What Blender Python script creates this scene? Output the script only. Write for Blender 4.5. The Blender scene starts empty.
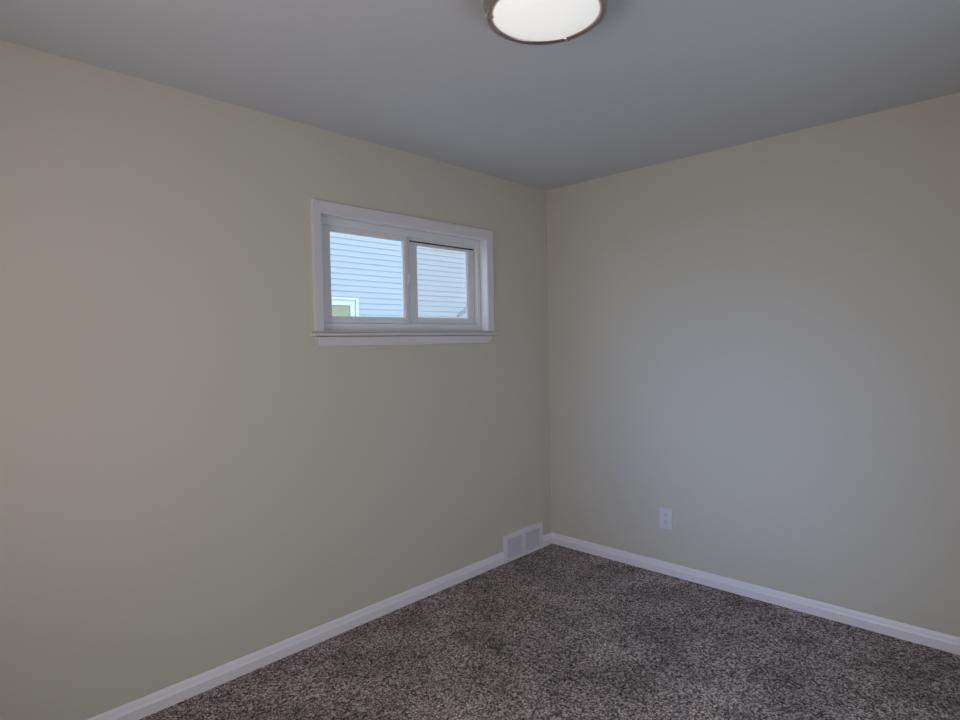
import bpy, bmesh, math, random
from mathutils import Vector, Matrix

random.seed(7)
scene = bpy.context.scene
COL = scene.collection

# ------------------------------------------------------------------ camera
F_PX = 595.31
YAW, PITCH, ROLL = 0.765154, -0.0310202, -0.0195001
cam_d = bpy.data.cameras.new('camera')
cam = bpy.data.objects.new('camera', cam_d)
COL.objects.link(cam)
fw = Vector((-math.sin(YAW) * math.cos(PITCH), math.cos(YAW) * math.cos(PITCH), math.sin(PITCH)))
rt = Vector((math.cos(YAW), math.sin(YAW), 0))
up = rt.cross(fw)
r2 = rt * math.cos(ROLL) + up * math.sin(ROLL)
u2 = -rt * math.sin(ROLL) + up * math.cos(ROLL)
m = Matrix((r2, u2, -fw)).transposed().to_4x4()
m.translation = Vector((2.51078, -3.30123, 1.41373))
cam.matrix_world = m
cam_d.sensor_width = 36.0
cam_d.lens = 36.0 * F_PX / 960.0
cam_d.clip_start = 0.02
scene.camera = cam

# ------------------------------------------------------------------ world, lights, exposure
scene.view_settings.view_transform = 'Standard'
scene.view_settings.look = 'None'
scene.view_settings.gamma = 1.0
scene.view_settings.use_curve_mapping = False
scene.view_settings.exposure = 0.05

world = bpy.data.worlds.new('overcast_sky')
scene.world = world
world.use_nodes = True
bg = world.node_tree.nodes['Background']
bg.inputs['Color'].default_value = (0.56, 0.735, 1.0, 1)
bg.inputs['Strength'].default_value = 2.85


def area_light(name, loc, rot, sx, sy, power, color):
    d = bpy.data.lights.new(name, 'AREA')
    d.shape = 'RECTANGLE'
    d.size, d.size_y = sx, sy
    d.energy = power
    d.color = color
    o = bpy.data.objects.new(name, d)
    COL.objects.link(o)
    o.location = loc
    o.rotation_euler = rot
    return o


# added unseen fill lights: warm and narrow blue behind the camera, cool at doorway
area_light('window_fill_warm', (1.45, -3.80, 1.40), (math.radians(90), 0, 0), 1.3, 1.1, 16.0, (1.0, 0.722, 0.525))
blue_fill = area_light('window_fill_blue', (1.35, -3.82, 1.40), (math.radians(80.5), 0, math.radians(2.5)), 1.1, 0.9, 1.92, (0.23, 0.425, 1.0))
blue_fill.data.spread = math.radians(36)  # narrow spread shapes a blue pool on the back wall
area_light('hall_fill', (3.02, -1.50, 0.80), (math.radians(90), 0, math.radians(90)), 0.8, 1.5, 11.7, (0.665, 0.81, 1.0))

# ------------------------------------------------------------------ helpers


def tag(o, label=None, cat=None, group=None, kind=None):
    if label: o['label'] = label
    if cat: o['category'] = cat
    if group: o['group'] = group
    if kind: o['kind'] = kind
    return o


def empty(name, loc=(0, 0, 0)):
    o = bpy.data.objects.new(name, None)
    COL.objects.link(o)
    o.location = loc
    o.empty_display_size = 0.1
    return o


def link(name, bm, mat, parent=None, smooth=False, origin=None):
    """bm is in world coordinates; object sits at its parent's origin (or given origin)."""
    bmesh.ops.recalc_face_normals(bm, faces=bm.faces)
    off = Vector(origin) if origin is not None else None
    me = bpy.data.meshes.new(name)
    if parent is not None:
        base = Vector((0, 0, 0))
        p = parent
        while p is not None:
            base += p.location
            p = p.parent
        loc = off - base if off is not None else Vector((0, 0, 0))
        bmesh.ops.translate(bm, vec=-(base + loc), verts=bm.verts)
    else:
        loc = off if off is not None else Vector((0, 0, 0))
        bmesh.ops.translate(bm, vec=-loc, verts=bm.verts)
    bm.to_mesh(me)
    bm.free()
    if smooth:
        for p in me.polygons: p.use_smooth = True
    me.materials.append(mat)
    o = bpy.data.objects.new(name, me)
    COL.objects.link(o)
    o.location = loc
    if parent is not None: o.parent = parent
    return o


def box(bm, x0, x1, y0, y1, z0, z1, bev=0.0, seg=2):
    v = [bm.verts.new((x, y, z)) for x in (x0, x1) for y in (y0, y1) for z in (z0, z1)]
    fs = [(0, 1, 3, 2), (4, 6, 7, 5), (0, 4, 5, 1), (2, 3, 7, 6), (0, 2, 6, 4), (1, 5, 7, 3)]
    faces = [bm.faces.new([v[i] for i in f]) for f in fs]
    if bev > 0:
        es = list({e for f in faces for e in f.edges})
        bmesh.ops.bevel(bm, geom=es, offset=bev, segments=seg, affect='EDGES', profile=0.5)
    return bm


def boxes(*args, bev=0.0):
    bm = bmesh.new()
    for a in args: box(bm, *a, bev=bev)
    return bm


def loft(bm, rings, close_ring=True, caps=True):
    """rings: list of equally long point lists."""
    R = [[bm.verts.new(p) for p in r] for r in rings]
    n = len(R[0])
    for a, b in zip(R[:-1], R[1:]):
        for i in range(n if close_ring else n - 1):
            j = (i + 1) % n
            bm.faces.new((a[i], a[j], b[j], b[i]))
    if caps:
        bm.faces.new(R[0])
        bm.faces.new(list(reversed(R[-1])))
    return bm


def lathe(bm, prof, cx, cy, n=96, close=False):
    """prof: (r, z) list turned about a vertical axis"""
    rings = []
    for k in range(n):
        a = 2 * math.pi * k / n
        rings.append([bm.verts.new((cx + r * math.cos(a), cy + r * math.sin(a), z)) for r, z in prof if r > 1e-6])
    pts = [p for p in prof if p[0] > 1e-6]
    for k in range(n):
        a, b = rings[k], rings[(k + 1) % n]
        for i in range(len(pts) - 1 if not close else len(pts)):
            j = (i + 1) % len(pts)
            bm.faces.new((a[i], b[i], b[j], a[j]))
    if prof[-1][0] <= 1e-6:
        c = bm.verts.new((cx, cy, prof[-1][1]))
        for k in range(n): bm.faces.new((rings[k][-1], rings[(k + 1) % n][-1], c))
    return bm


def tube(bm, pts, r, n=8):
    rings = []
    P = [Vector(p) for p in pts]
    for i, p in enumerate(P):
        d = (P[min(i + 1, len(P) - 1)] - P[max(i - 1, 0)]).normalized()
        a = d.orthogonal().normalized()
        if i:
            a = (prev - d * prev.dot(d)).normalized()
        prev = a
        b = d.cross(a)
        rings.append([p + a * r * math.cos(2 * math.pi * k / n) + b * r * math.sin(2 * math.pi * k / n) for k in range(n)])
    return loft(bm, rings)


def rect_ring(bm, x0, x1, y0, y1, z0, z1, wl, wr, wb, wt):
    """a rectangular frame in the yz plane made of four members (butt joints)"""
    box(bm, x0, x1, y0, y0 + wl, z0, z1, bev=.0015)
    box(bm, x0, x1, y1 - wr, y1, z0, z1, bev=.0015)
    box(bm, x0, x1, y0 + wl, y1 - wr, z0, z0 + wb, bev=.0015)
    box(bm, x0, x1, y0 + wl, y1 - wr, z1 - wt, z1, bev=.0015)
    return bm


# ------------------------------------------------------------------ materials


def new_mat(name):
    mt = bpy.data.materials.new(name)
    mt.use_nodes = True
    nt = mt.node_tree
    return mt, nt, nt.nodes['Principled BSDF']


def lin(r, g, b):
    f = lambda c: (c / 255 / 12.92) if c / 255 <= .04045 else ((c / 255 + .055) / 1.055) ** 2.4
    return (f(r), f(g), f(b), 1)


def plain(name, col, rough=.5, metal=0.0, noise=0.03, scale=40, bump=0.0, bscale=300):
    mt, nt, b = new_mat(name)
    tc = nt.nodes.new('ShaderNodeTexCoord')
    nz = nt.nodes.new('ShaderNodeTexNoise')
    nz.inputs['Scale'].default_value = scale
    nz.inputs['Detail'].default_value = 4
    nt.links.new(tc.outputs['Object'], nz.inputs['Vector'])
    mx = nt.nodes.new('ShaderNodeMix')
    mx.data_type = 'RGBA'
    mx.inputs[6].default_value = tuple(c * (1 - noise) for c in col[:3]) + (1,)
    mx.inputs[7].default_value = tuple(min(1, c * (1 + noise)) for c in col[:3]) + (1,)
    nt.links.new(nz.outputs['Fac'], mx.inputs[0])
    nt.links.new(mx.outputs[2], b.inputs['Base Color'])
    b.inputs['Roughness'].default_value = rough
    b.inputs['Metallic'].default_value = metal
    if bump:
        n2 = nt.nodes.new('ShaderNodeTexNoise')
        n2.inputs['Scale'].default_value = bscale
        n2.inputs['Detail'].default_value = 3
        nt.links.new(tc.outputs['Object'], n2.inputs['Vector'])
        bp = nt.nodes.new('ShaderNodeBump')
        bp.inputs['Strength'].default_value = bump
        bp.inputs['Distance'].default_value = .001
        nt.links.new(n2.outputs['Fac'], bp.inputs['Height'])
        nt.links.new(bp.outputs['Normal'], b.inputs['Normal'])
    return mt


M_WALL = plain('wall_paint', lin(210, 205, 190), .75, noise=.012, scale=3, bump=.08, bscale=250)
M_CEIL = plain('ceiling_paint', lin(206, 207, 210), .9, noise=.012, scale=3, bump=.08, bscale=250)
M_TRIM = plain('white_trim_paint', lin(225, 221, 223), .3, noise=.015, scale=6)
M_TRIM_LIT = plain('white_trim_paint_lit', lin(240, 236, 240), .35, noise=.012, scale=6)  # the casing's paint again, brighter light on the baseboards put into its colour
M_VINYL = plain('white_vinyl', lin(232, 231, 232), .22, noise=.01, scale=8)
M_JAMB = plain('white_gloss_jamb_paint', lin(232, 231, 232), .16, noise=.01, scale=8)
M_PLASTIC = plain('white_plastic', lin(226, 223, 228), .35, noise=.01, scale=20)
M_REG = plain('white_register_enamel', lin(236, 232, 238), .4, noise=.015, scale=20)
M_GRILLE = plain('grille_enamel', lin(218, 212, 220), .5, noise=.02, scale=30)
M_DARK = plain('dark_slot', lin(40, 38, 40), .7, noise=.05, scale=50)
M_NICKEL = plain('brushed_nickel', lin(192, 178, 174), .32, metal=1.0, noise=.06, scale=60)
M_STEEL = plain('bright_clip_metal', lin(220, 220, 222), .25, metal=1.0, noise=.02, scale=60)
M_WIRE = plain('dark_wire', lin(48, 54, 58), .6, noise=.05, scale=60)
M_SIDE = plain('pale_lap_siding', lin(170, 174, 176), .55, noise=.03, scale=1.2)
M_EXT_TRIM = plain('exterior_white_trim', lin(206, 207, 202), .45, noise=.02, scale=5)
M_ROOF = plain('asphalt_shingle', lin(86, 84, 84), .9, noise=.3, scale=30)
M_PANE = plain('pale_green_pane', lin(150, 148, 112), .35, noise=.08, scale=4)
M_GROUND = plain('pale_bounce_ground', lin(196, 194, 188), .9, noise=.08, scale=5)


def glass_mat(name, tint):
    mt, nt, b = new_mat(name)
    nt.nodes.remove(b)
    out = nt.nodes['Material Output']
    tr = nt.nodes.new('ShaderNodeBsdfTransparent')
    tr.inputs['Color'].default_value = tint
    gl = nt.nodes.new('ShaderNodeBsdfGlossy')
    gl.inputs['Roughness'].default_value = .02
    fr = nt.nodes.new('ShaderNodeFresnel')
    geo = nt.nodes.new('ShaderNodeNewGeometry')
    ior = nt.nodes.new('ShaderNodeMapRange')            # the same weak reflection from either side of a face
    ior.inputs[3].default_value, ior.inputs[4].default_value = 1.45, 1 / 1.45
    nt.links.new(geo.outputs['Backfacing'], ior.inputs[0])
    nt.links.new(ior.outputs[0], fr.inputs['IOR'])
    mx = nt.nodes.new('ShaderNodeMixShader')
    nt.links.new(fr.outputs[0], mx.inputs[0])
    nt.links.new(tr.outputs[0], mx.inputs[1])
    nt.links.new(gl.outputs[0], mx.inputs[2])
    nt.links.new(mx.outputs[0], out.inputs[0])
    return mt


M_GLASS = glass_mat('clear_glass', (.985, .995, .995, 1))


def screen_mat():
    mt, nt, b = new_mat('insect_screen_mesh')
    out = nt.nodes['Material Output']
    tr = nt.nodes.new('ShaderNodeBsdfTransparent')
    mx = nt.nodes.new('ShaderNodeMixShader')
    b.inputs['Base Color'].default_value = lin(176, 172, 168)
    b.inputs['Roughness'].default_value = .7
    mx.inputs[0].default_value = .10
    tr.inputs['Color'].default_value = (1, .98, .94, 1)
    tl = nt.nodes.new('ShaderNodeBsdfTranslucent')      # daylight scattered by the wires
    tl.inputs['Color'].default_value = lin(200, 196, 190)
    m2 = nt.nodes.new('ShaderNodeMixShader')
    m2.inputs[0].default_value = .6
    nt.links.new(b.outputs[0], m2.inputs[1])
    nt.links.new(tl.outputs[0], m2.inputs[2])
    nt.links.new(tr.outputs[0], mx.inputs[1])
    nt.links.new(m2.outputs[0], mx.inputs[2])
    nt.links.new(mx.outputs[0], out.inputs[0])
    return mt


M_SCREEN = screen_mat()


def diffuser_mat():
    mt, nt, b = new_mat('lit_frosted_glass')
    b.inputs['Base Color'].default_value = (.8, .8, .78, 1)
    b.inputs['Roughness'].default_value = .35
    b.inputs['Emission Color'].default_value = (1.0, .985, .955, 1)
    b.inputs['Emission Strength'].default_value = .50
    return mt


M_DIFF = diffuser_mat()


def carpet_mat():
    mt, nt, b = new_mat('cut_pile_carpet')
    tc = nt.nodes.new('ShaderNodeTexCoord')
    L = nt.links.new

    def noise(scale, detail, rough=.6):
        n = nt.nodes.new('ShaderNodeTexNoise')
        n.inputs['Scale'].default_value = scale
        n.inputs['Detail'].default_value = detail
        n.inputs['Roughness'].default_value = rough
        L(tc.outputs['Object'], n.inputs['Vector'])
        return n

    # tufts of three yarn shades
    vo = nt.nodes.new('ShaderNodeTexVoronoi')
    vo.inputs['Scale'].default_value = 270
    L(tc.outputs['Object'], vo.inputs['Vector'])
    sep = nt.nodes.new('ShaderNodeSeparateColor')
    L(vo.outputs['Color'], sep.inputs[0])
    v2 = nt.nodes.new('ShaderNodeTexVoronoi')
    v2.inputs['Scale'].default_value = 125
    L(tc.outputs['Object'], v2.inputs['Vector'])
    s2 = nt.nodes.new('ShaderNodeSeparateColor')
    L(v2.outputs['Color'], s2.inputs[0])
    av = nt.nodes.new('ShaderNodeMix')
    av.inputs[0].default_value = .45
    L(sep.outputs[0], av.inputs[2])
    L(s2.outputs[1], av.inputs[3])
    ramp = nt.nodes.new('ShaderNodeValToRGB')
    e = ramp.color_ramp.elements
    e[0].position, e[0].color = .14, lin(44, 38, 38)
    e[1].position, e[1].color = .86, lin(226, 210, 207)
    k = ramp.color_ramp.elements.new(.5)
    k.color = lin(129, 119, 118)
    L(av.outputs[0], ramp.inputs[0])
    # brushed lighter and darker patches (pile lying different ways)
    n1 = noise(3.6, 4, .55)
    r1 = nt.nodes.new('ShaderNodeMapRange')
    r1.inputs[1].default_value, r1.inputs[2].default_value = .32, .68
    r1.inputs[3].default_value, r1.inputs[4].default_value = .72, 1.28
    L(n1.outputs['Fac'], r1.inputs[0])
    mul = nt.nodes.new('ShaderNodeMix')
    mul.data_type = 'RGBA'
    mul.blend_type = 'MULTIPLY'
    mul.inputs[0].default_value = 1.0
    L(ramp.outputs[0], mul.inputs[6])
    L(r1.outputs[0], mul.inputs[7])
    L(mul.outputs[2], b.inputs['Base Color'])
    b.inputs['Roughness'].default_value = 1.0
    b.inputs['Specular IOR Level'].default_value = .1
    n3 = noise(140, 3, .7)
    bp = nt.nodes.new('ShaderNodeBump')
    bp.inputs['Strength'].default_value = .6
    bp.inputs['Distance'].default_value = .006
    L(n3.outputs['Fac'], bp.inputs['Height'])
    L(bp.outputs['Normal'], b.inputs['Normal'])
    return mt


M_CARPET = carpet_mat()

# ------------------------------------------------------------------ room shell
X1, Y0, H, T = 2.82, -3.70, 2.44, 0.15
WY0, WY1, WZ0, WZ1 = -1.767, -0.619, 1.478, 2.038      # clear opening of the window in the left wall
J = 0.008                                               # jamb board thickness


def struct(name, bm, mat, label, cat):
    o = link(name, bm, mat)
    return tag(o, label, cat, kind='structure')


struct('floor', boxes((0, X1, Y0, 0, -.12, 0)), M_CARPET, 'speckled grey-brown cut pile carpet over the whole room', 'floor')
struct('ceiling', boxes((-T, X1 + T, Y0 - T, T, H, H + .12)), M_CEIL, 'flat white painted ceiling holding the round lamp', 'ceiling')
oy0, oy1, oz0, oz1 = WY0 - J, WY1 + J, WZ0 - J, WZ1 + J
struct('wall_left', boxes((-T, 0, Y0, oy0, -.12, H), (-T, 0, oy1, 0, -.12, H), (-T, 0, oy0, oy1, -.12, oz0), (-T, 0, oy0, oy1, oz1, H)),
       M_WALL, 'beige painted wall pierced by the small slider window', 'wall')
struct('wall_back', boxes((-T, X1 + T, 0, T, -.12, H)), M_WALL, 'beige painted wall carrying the electrical outlet', 'wall')
# behind the photographer: walls with a window and doorway added to light the room
ax0, ax1, az0, az1 = .8, 2.1, .85, 1.95
struct('wall_front', boxes((-T, ax0, Y0 - T, Y0, -.12, H), (ax1, X1 + T, Y0 - T, Y0, -.12, H), (ax0, ax1, Y0 - T, Y0, -.12, az0), (ax0, ax1, Y0 - T, Y0, az1, H)),
       M_WALL, 'beige painted wall with an added wide window, behind the photographer', 'wall')
dy0, dy1, dz = -1.92, -1.08, 2.05
struct('wall_right', boxes((X1, X1 + T, Y0, dy0, -.12, H), (X1, X1 + T, dy1, 0, -.12, H), (X1, X1 + T, dy0, dy1, dz, H)),
       M_WALL, 'beige painted wall with an added open doorway to an unseen hall', 'wall')

# baseboards: square lower part, bevelled top
PROF = [(0, 0), (.014, 0), (.014, .040), (.0125, .0425), (.0095, .050), (.0075, .060), (.004, .0705), (.002, .0725), (0, .0725)]


def base_run(bm, axis, a, b, sign=1, wall=0.0, cut_a=0, cut_b=0):
    """cut: 1 mitres the end back by its depth"""
    ra, rb = [], []
    for d, z in PROF:
        A, B = a - cut_a * d, b - cut_b * d
        if axis == 'y':
            ra.append((wall + sign * d, A, z)); rb.append((wall + sign * d, B, z))
        else:
            ra.append((A, wall + sign * d, z)); rb.append((B, wall + sign * d, z))
    loft(bm, [ra, rb])


RY0, RY1 = -.508, -.116            # the register's ends
bm = bmesh.new()
base_run(bm, 'y', Y0, RY0)
base_run(bm, 'y', RY1, 0, cut_b=1)
struct('baseboard_left', bm, M_TRIM_LIT, 'white bevelled baseboard below the window, broken by the register', 'baseboard')
bm = bmesh.new()
base_run(bm, 'x', 0, X1, sign=-1, cut_a=-1)
struct('baseboard_back', bm, M_TRIM_LIT, 'white bevelled baseboard below the electrical outlet', 'baseboard')


# ------------------------------------------------------------------ window_1
win = tag(empty('window_1', (0, (WY0 + WY1) / 2, WZ0)), 'small white two-pane sliding window with a view of pale siding', 'window', kind='structure')

# casing: flat board with eased edges, mitred at the head, legs standing on the sill
CW = .053                                                # leg width; the head board is a little wider
cprof = [(0, 0), (0, .012), (.003, .0145), (.008, .0155), (CW - .004, .018), (CW - .001, .0165), (CW, .014), (CW, 0)]     # (distance out from opening, thickness)
bm = bmesh.new()
for (dy, dzz) in ((0, 0),):
    rings = []
    rings.append([(t, WY0 - w * .90, WZ0 - .002) for w, t in cprof])
    rings.append([(t, WY0 - w * .90, WZ1 + w * 1.10) for w, t in cprof])
    rings.append([(t, WY1 + w, WZ1 + w * 1.10) for w, t in cprof])
    rings.append([(t, WY1 + w, WZ0 - .002) for w, t in cprof])
    loft(bm, rings)
link('casing', bm, M_TRIM, win)

# jamb boards lining the opening
JX = -.050
link('jamb', boxes((JX, 0, WY0 - J, WY0, WZ0, WZ1), (JX, 0, WY1, WY1 + J, WZ0, WZ1), (JX, 0, WY0 - J, WY1 + J, WZ1, WZ1 + J), (JX, 0, WY0 - J, WY1 + J, WZ0 - J, WZ0)), M_JAMB, win)

# sill nose with a grooved front and returned ends
sy0, sy1, sz1 = -1.836, -.561, 1.4765
nose = [(0, 0), (.029, 0), (.0305, -.0012), (.0305, -.0028), (.010, -.0030), (.010, -.0074), (.0315, -.0074), (.034, -.010), (.034, -.0165), (.031, -.021), (.027, -.0225), (0, -.0225)]
bm = bmesh.new()
rings = []
for y, cut in ((sy0, -1), (sy1, 1)):
    rings.append([(x, y - cut * (.034 - x) * .30 * (-1 if x > .02 else 0), sz1 + z) for x, z in nose])
loft(bm, rings)
link('sill', bm, M_TRIM, win)

# apron under the sill with sloped ends
az_top, az_bot = sz1 - .0265, 1.4035
aprof = [(0, 0), (.016, 0), (.0175, -.004), (.0165, -.040), (.014, -.046), (.010, az_bot - az_top), (0, az_bot - az_top)]
bm = bmesh.new()
ra, rb = [], []
for x, z in aprof:
    k = z / (az_bot - az_top)
    ra.append((x, -1.811 + .017 * k, az_top + z))
    rb.append((x, -.592 - .020 * k, az_top + z))
loft(bm, [ra, rb])
link('apron', bm, M_TRIM, win)

# vinyl frame: inner lip, then the tracks behind it
FX0, FX1 = -.050, -.140
LIP = .040
bm = bmesh.new()
rect_ring(bm, -.058, -.050, WY0, WY1, WZ0, WZ1, LIP, .026, .040, .038)
rect_ring(bm, FX1, -.058, WY0, WY1, WZ0, WZ1, .028, .014, .040, .026)
# track fins between the two sashes at head and foot, and the outer stop
box(bm, -.0885, -.0855, WY0 + .028, WY1 - .014, WZ1 - .050, WZ1 - .026)
box(bm, -.0885, -.0855, WY0 + .028, WY1 - .014, WZ0 + .040, WZ0 + .050)
rect_ring(bm, -.140, -.128, WY0 + .028, WY1 - .014, WZ0 + .040, WZ1 - .026, .02, .02, .012, .018)
link('frame', bm, M_VINYL, win)


def sash(x0, x1, y0, y1, z0, z1, wl, wr, wb, wt, name_label):
    """x0 < x1 (x1 faces the room); returns the sash with its pane"""
    bm = bmesh.new()
    rect_ring(bm, x0, x1, y0, y1, z0, z1, wl, wr, wb, wt)
    # glazing bead, a step down to the glass
    g = .007
    rect_ring(bm, x0 + .004, x1 - .006, y0 + wl - .002, y1 - wr + .002, z0 + wb - .002, z1 - wt + .002, g, g, g, g)
    s = link('sash', bm, M_VINYL, win)
    s['label'] = name_label
    xm = (x0 + x1) / 2
    link('pane', boxes((xm - .002, xm + .002, y0 + wl, y1 - wr, z0 + wb, z1 - wt)), M_GLASS, s)
    return s


SZ0, SZ1 = WZ0 + .042, WZ1 - .028
left = sash(-.082, -.060, WY0 + .030, -1.189, SZ0, SZ1, .061, .021, .030, .033, 'sliding sash nearer the room')
right = sash(-.114, -.091, -1.150, WY1 - .016, SZ0, SZ1, .058, .050, .034, .039, 'outer sash set deeper in the frame')
# interlock set back beside the meeting stile, its thin front edge, and the latch on it
bm = bmesh.new()
box(bm, -.082, -.073, -1.189, -1.168, SZ0, SZ1, bev=.001)
box(bm, -.073, -.064, -1.1705, -1.168, SZ0, SZ1)
link('interlock', bm, M_VINYL, left)
bm = bmesh.new()
box(bm, -.073, -.056, -1.1875, -1.1725, 1.735, 1.803, bev=.003)
box(bm, -.056, -.044, -1.186, -1.178, 1.756, 1.796, bev=.003)
link('latch', bm, M_PLASTIC, left)
link('gap_strip', boxes((-.0912, -.0888, -1.150, WY1 - .016, WZ1 - .0575, WZ1 - .049)), M_WIRE, right)  # thin dark strip along the gap above the outer sash
# half screen outside the right-hand sash, with the bent wire at its lower corner
bm = bmesh.new()
ys0, ys1, zs0, zs1 = -1.165, WY1 - .034, WZ0 + .052, WZ1 - .044
bm = boxes((-.1236, -.1230, ys0, ys1, zs0, zs1))
scr = link('screen', bm, M_SCREEN, win)
scr['label'] = 'fine grey insect mesh behind the deeper pane'
bm = bmesh.new()
tube(bm, [(-.119, -.655, 1.642), (-.119, -.690, 1.618), (-.119, -.725, 1.596), (-.119, -.757, 1.575), (-.119, -.748, 1.568), (-.119, -.735, 1.572), (-.119, -.712, 1.586), (-.119, -.655, 1.619)], .0022)
link('pull_wire', bm, M_WIRE, scr)

# ------------------------------------------------------------------ added_window unseen, put in behind the camera to light the room
w2 = tag(empty('added_window', ((ax0 + ax1) / 2, Y0, az0)), 'unseen wide white window added behind the camera to let light in', 'window', kind='structure')
bm = bmesh.new()
for (a, b, c, d) in ((ax0, ax0 + .05, az0, az1), (ax1 - .05, ax1, az0, az1), (ax0 + .05, ax1 - .05, az0, az0 + .05), (ax0 + .05, ax1 - .05, az1 - .05, az1), ((ax0 + ax1) / 2 - .02, (ax0 + ax1) / 2 + .02, az0 + .05, az1 - .05)):
    box(bm, a, b, Y0 - .08, Y0 - .03, c, d, bev=.003)
link('frame', bm, M_VINYL, w2)
link('pane', boxes((ax0 + .05, ax1 - .05, Y0 - .058, Y0 - .054, az0 + .05, az1 - .05)), M_GLASS, w2)
bm = bmesh.new()
for (a, b, c, d) in ((ax0 - .06, ax0, az0 - .06, az1 + .06), (ax1, ax1 + .06, az0 - .06, az1 + .06), (ax0, ax1, az0 - .06, az0), (ax0, ax1, az1, az1 + .06)):
    box(bm, a, b, Y0, Y0 + .018, c, d, bev=.003)
link('casing', bm, M_TRIM, w2)

# ------------------------------------------------------------------ ceiling light
LX, LY = 1.4300, -1.8680
lamp = tag(empty('ceiling_light', (LX, LY, H)), 'round flush ceiling light with a glowing white glass and nickel rim', 'ceiling light')
bm = bmesh.new()
lathe(bm, [(.150, 2.4398), (.176, 2.4398), (.1765, 2.4325), (.1795, 2.4290), (.1815, 2.412), (.1825, 2.4040), (.1800, 2.3995), (.1788, 2.384), (.1782, 2.3745),
           (.1765, 2.3700), (.1725, 2.3675), (.1600, 2.3700), (.1580, 2.3735), (.1570, 2.390), (.1500, 2.400)], LX, LY, close=True)
link('rim', bm, M_NICKEL, lamp, smooth=True)
bm = bmesh.new()
prof = []
R_, s_ = .1565, .044
rad = (R_ * R_ + s_ * s_) / (2 * s_)
prof.append((.1535, 2.380))
for k in range(0, 17):
    a = (1 - k / 16) * math.asin(R_ / rad)
    prof.append((rad * math.sin(a), 2.3735 - (rad * math.cos(a) - (rad - s_))))
prof[-1] = (0, prof[-1][1])
lathe(bm, prof, LX, LY)
link('diffuser', bm, M_DIFF, lamp, smooth=True)
CLIP0 = math.radians(224)
for k in range(3):
    a = CLIP0 - math.radians(120) * k
    bm = bmesh.new()
    box(bm, .1530, .1790, -.005, .005, 2.3655, 2.3725, bev=.0012)
    bmesh.ops.rotate(bm, cent=(0, 0, 0), matrix=Matrix.Rotation(a, 3, 'Z'), verts=bm.verts)
    bmesh.ops.translate(bm, vec=(LX, LY, 0), verts=bm.verts)
    link('clip', bm, M_STEEL, lamp)

# ------------------------------------------------------------------ heating register
reg = tag(empty('heating_register', (0, (RY0 + RY1) / 2, 0)), 'white two-panel heating register set into the baseboard near the room corner', 'vent')
RZ = .175
P1, P2 = (-.481, -.340), (-.301, -.158)
GZ0, GZ1 = .022, .145
bm = bmesh.new()
D0, D1 = .0125, .0170
e_ = .0006
for (a, b, c, d) in ((RY0, P1[0], 0, RZ), (P2[1], RY1, 0, RZ), (P1[0], P2[0] - .039 + .039, GZ1, RZ), (P2[0], P2[1], GZ1, RZ), (P1[0], P2[0], 0, GZ0), (P2[0], P2[1], 0, GZ0), (P1[1], P2[0], GZ0, GZ1)):
    box(bm, D0, D1, a, b, c, d)
# sides returning to the wall
box(bm, 0, D0, RY0, RY0 + .003, 0, RZ)
box(bm, 0, D0, RY1 - .003, RY1, 0, RZ)
box(bm, 0, D0, RY0 + .003, RY1 - .003, RZ - .003, RZ)
bmesh.ops.remove_doubles(bm, verts=bm.verts, dist=1e-5)
link('cover', bm, M_REG, reg)
for (a, b) in (P1, P2):
    bm = bmesh.new()
    box(bm, .002, .004, a - .004, b + .004, GZ0 - .004, GZ1 + .004)     # damper plate behind the louvers
    n = 11
    for k in range(n):
        z = GZ0 + (k + .5) * (GZ1 - GZ0) / n
        h = .0060
        ring = lambda y: [(.0060, y, z + h - .0006), (.0060, y, z + h + .0006), (.0150, y, z - h + .0008), (.0150, y, z - h - .0008)]
        loft(bm, [ring(a - .001), ring(b + .001)])
    link('grille', bm, M_GRILLE, reg)
for y in (RY0 + .014, RY1 - .021):
    bm = bmesh.new()
    bmesh.ops.create_uvsphere(bm, u_segments=14, v_segments=8, radius=.004)
    bmesh.ops.scale(bm, vec=(.4, 1, 1), verts=bm.verts)
    bmesh.ops.translate(bm, vec=(D1, y, .09), verts=bm.verts)
    link('screw', bm, M_REG, reg, smooth=True)

# ------------------------------------------------------------------ wall outlet
ox, oz = .8570, .3365
out = tag(empty('wall_outlet', (ox, 0, oz)), 'white duplex electrical outlet low on the beige wall', 'outlet')
bm = bmesh.new()
pw, ph = .0405, .0640
box(bm, ox - pw, ox + pw, -.006, 0, oz - ph, oz + ph, bev=.0028, seg=3)
link('cover_plate', bm, M_PLASTIC, out)
for s in (1, -1):
    zc = oz + s * .0195
    pts = []
    for k in range(32):
        a = 2 * math.pi * k / 32
        pts.append((ox + .0172 * math.cos(a), max(-.0135, min(.0135, .0172 * math.sin(a))) + zc))
    bm = bmesh.new()
    loft(bm, [[(x, -.0055, z) for x, z in pts], [(x, -.0078, z) for x, z in pts], [(ox + (x - ox) * .95, -.0084, zc + (z - zc) * .95) for x, z in pts]])
    rec = link('receptacle', bm, M_PLASTIC, out)
    for dx, hh in ((-.0064, .0042), (.0064, .0035)):
        link('slot', boxes((ox + dx - .0011, ox + dx + .0011, -.0088, -.0080, zc + .003 - hh, zc + .003 + hh)), M_DARK, rec)
    bm = bmesh.new()
    bmesh.ops.create_cone(bm, cap_ends=True, segments=16, radius1=.0024, radius2=.0024, depth=.0008, matrix=Matrix.Translation((ox, -.0084, zc - .0075)) @ Matrix.Rotation(math.pi / 2, 4, 'X'))
    link('slot', bm, M_DARK, rec)
bm = bmesh.new()
bmesh.ops.create_uvsphere(bm, u_segments=14, v_segments=8, radius=.0034)
bmesh.ops.scale(bm, vec=(1, .35, 1), verts=bm.verts)
bmesh.ops.translate(bm, vec=(ox, -.0062, oz), verts=bm.verts)
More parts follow.
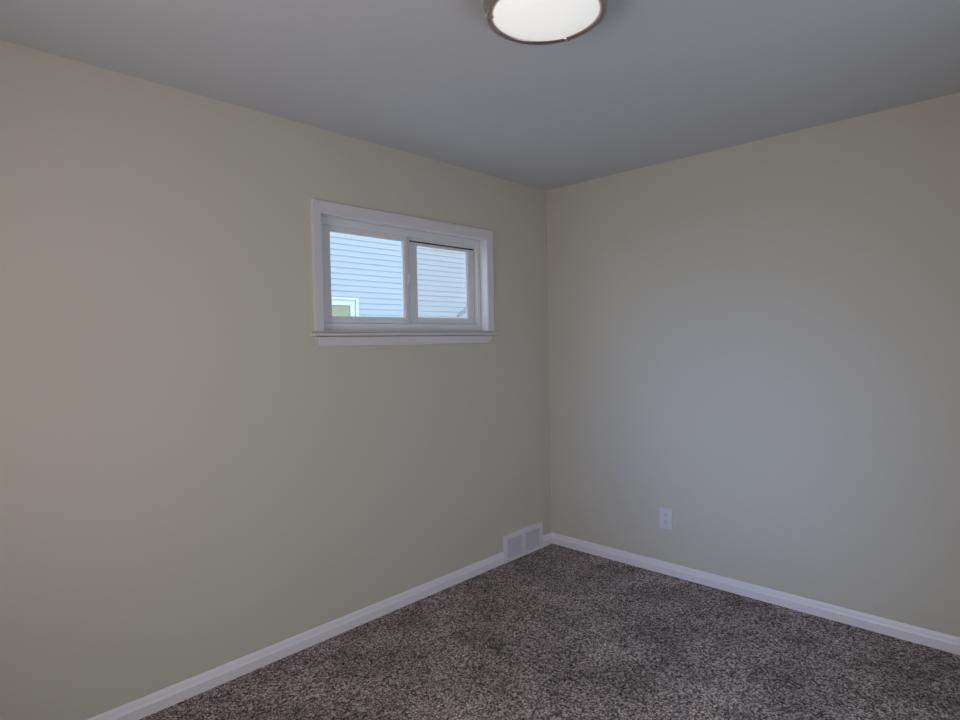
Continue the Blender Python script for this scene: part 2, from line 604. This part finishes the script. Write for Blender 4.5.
link('screw', bm, M_PLASTIC, out, smooth=True)

# ------------------------------------------------------------------ outside: the neighbouring house and ground made pale to bounce light
GZ = -.60
struct('ground', boxes((-22, -T - .01, -16, 18, GZ - .2, GZ)), M_GROUND, 'unseen ground between the two houses, coloured pale to bounce light', 'ground')
NX = -6.40
house = tag(empty('house', (NX, 3.0, GZ)), 'neighbouring house with pale lap siding outside the window', 'house')
HZ = 5.3
HY0, HY1 = -7.0, 13.0
bm = bmesh.new()
z = 0.0
pts = [(NX - .02, GZ)]
EXPO = .1015
z = GZ
while z < HZ:
    pts.append((NX + .016, z))
    pts.append((NX + .0155, z + .004))
    pts.append((NX + .001, z + EXPO))
    z += EXPO
pts.append((NX - .02, z))
loft(bm, [[(x, HY0, zz) for x, zz in pts], [(x, HY1, zz) for x, zz in pts]])
link('siding', bm, M_SIDE, house)
link('wall', boxes((NX - 7, NX - .02, HY0, HY1, GZ, HZ)), M_SIDE, house)
bm = bmesh.new()
roof = [(NX + .45, HZ - .02), (NX + .45, HZ + .12), (NX - 3.5, HZ + 2.3), (NX - 7.45, HZ + .12), (NX - 7.45, HZ - .02), (NX - 3.5, HZ + 2.12)]
loft(bm, [[(x, HY0 - .3, zz) for x, zz in roof], [(x, HY1 + .3, zz) for x, zz in roof]])
link('roof', bm, M_ROOF, house)
# its window: casing, sash, and one opaque pale green pane
ny1, nz1 = 2.853, 2.229
ny0, nz0 = 1.75, .85
bm = bmesh.new()
rect_ring(bm, NX, NX + .050, ny0, ny1, nz0, nz1, .055, .055, .055, .040)
nw = link('window', bm, M_EXT_TRIM, house)
bm = bmesh.new()
rect_ring(bm, NX, NX + .022, ny0 + .055, ny1 - .055, nz0 + .055, nz1 - .040, .032, .032, .032, .032)
rect_ring(bm, NX, NX + .040, ny0 + .087, ny1 - .087, nz0 + .087, nz1 - .072, .082, .082, .08, .068)
link('sash', bm, M_EXT_TRIM, nw)
link('pane', boxes((NX, NX + .020, ny0 + .169, ny1 - .169, nz0 + .167, nz1 - .140)), M_PANE, nw)

# hall and doorway out of view, added as a way in for light
hx0, hx1, hy0, hy1 = X1 + T, 3.95, -2.80, -0.4
struct('floor_added_hall', boxes((X1, hx1, hy0, hy1, -.12, 0)), M_CARPET, 'grey-brown carpet of the added hall beyond the doorway', 'floor')
struct('wall_added_hall', boxes((hx1, hx1 + .1, hy0, hy1, -.12, H), (hx0, hx1 + .1, hy0 - .1, hy0, -.12, H), (hx0, hx1 + .1, hy1, hy1 + .1, -.12, H)), M_WALL, 'beige walls of the added hall beyond the doorway', 'wall')
struct('ceiling_added_hall', boxes((hx0, hx1 + .1, hy0 - .1, hy1 + .1, H, H + .12)), M_CEIL, 'white ceiling of the added hall beyond the doorway', 'ceiling')
bm = bmesh.new()
for (a, b, c, d) in ((dy0 - .06, dy0, 0, dz + .06), (dy1, dy1 + .06, 0, dz + .06), (dy0, dy1, dz, dz + .06)):
    box(bm, X1 - .016, X1, a, b, c, d, bev=.003)
struct('trim_1', bm, M_TRIM, 'white casing around the added open hall doorway', 'trim')
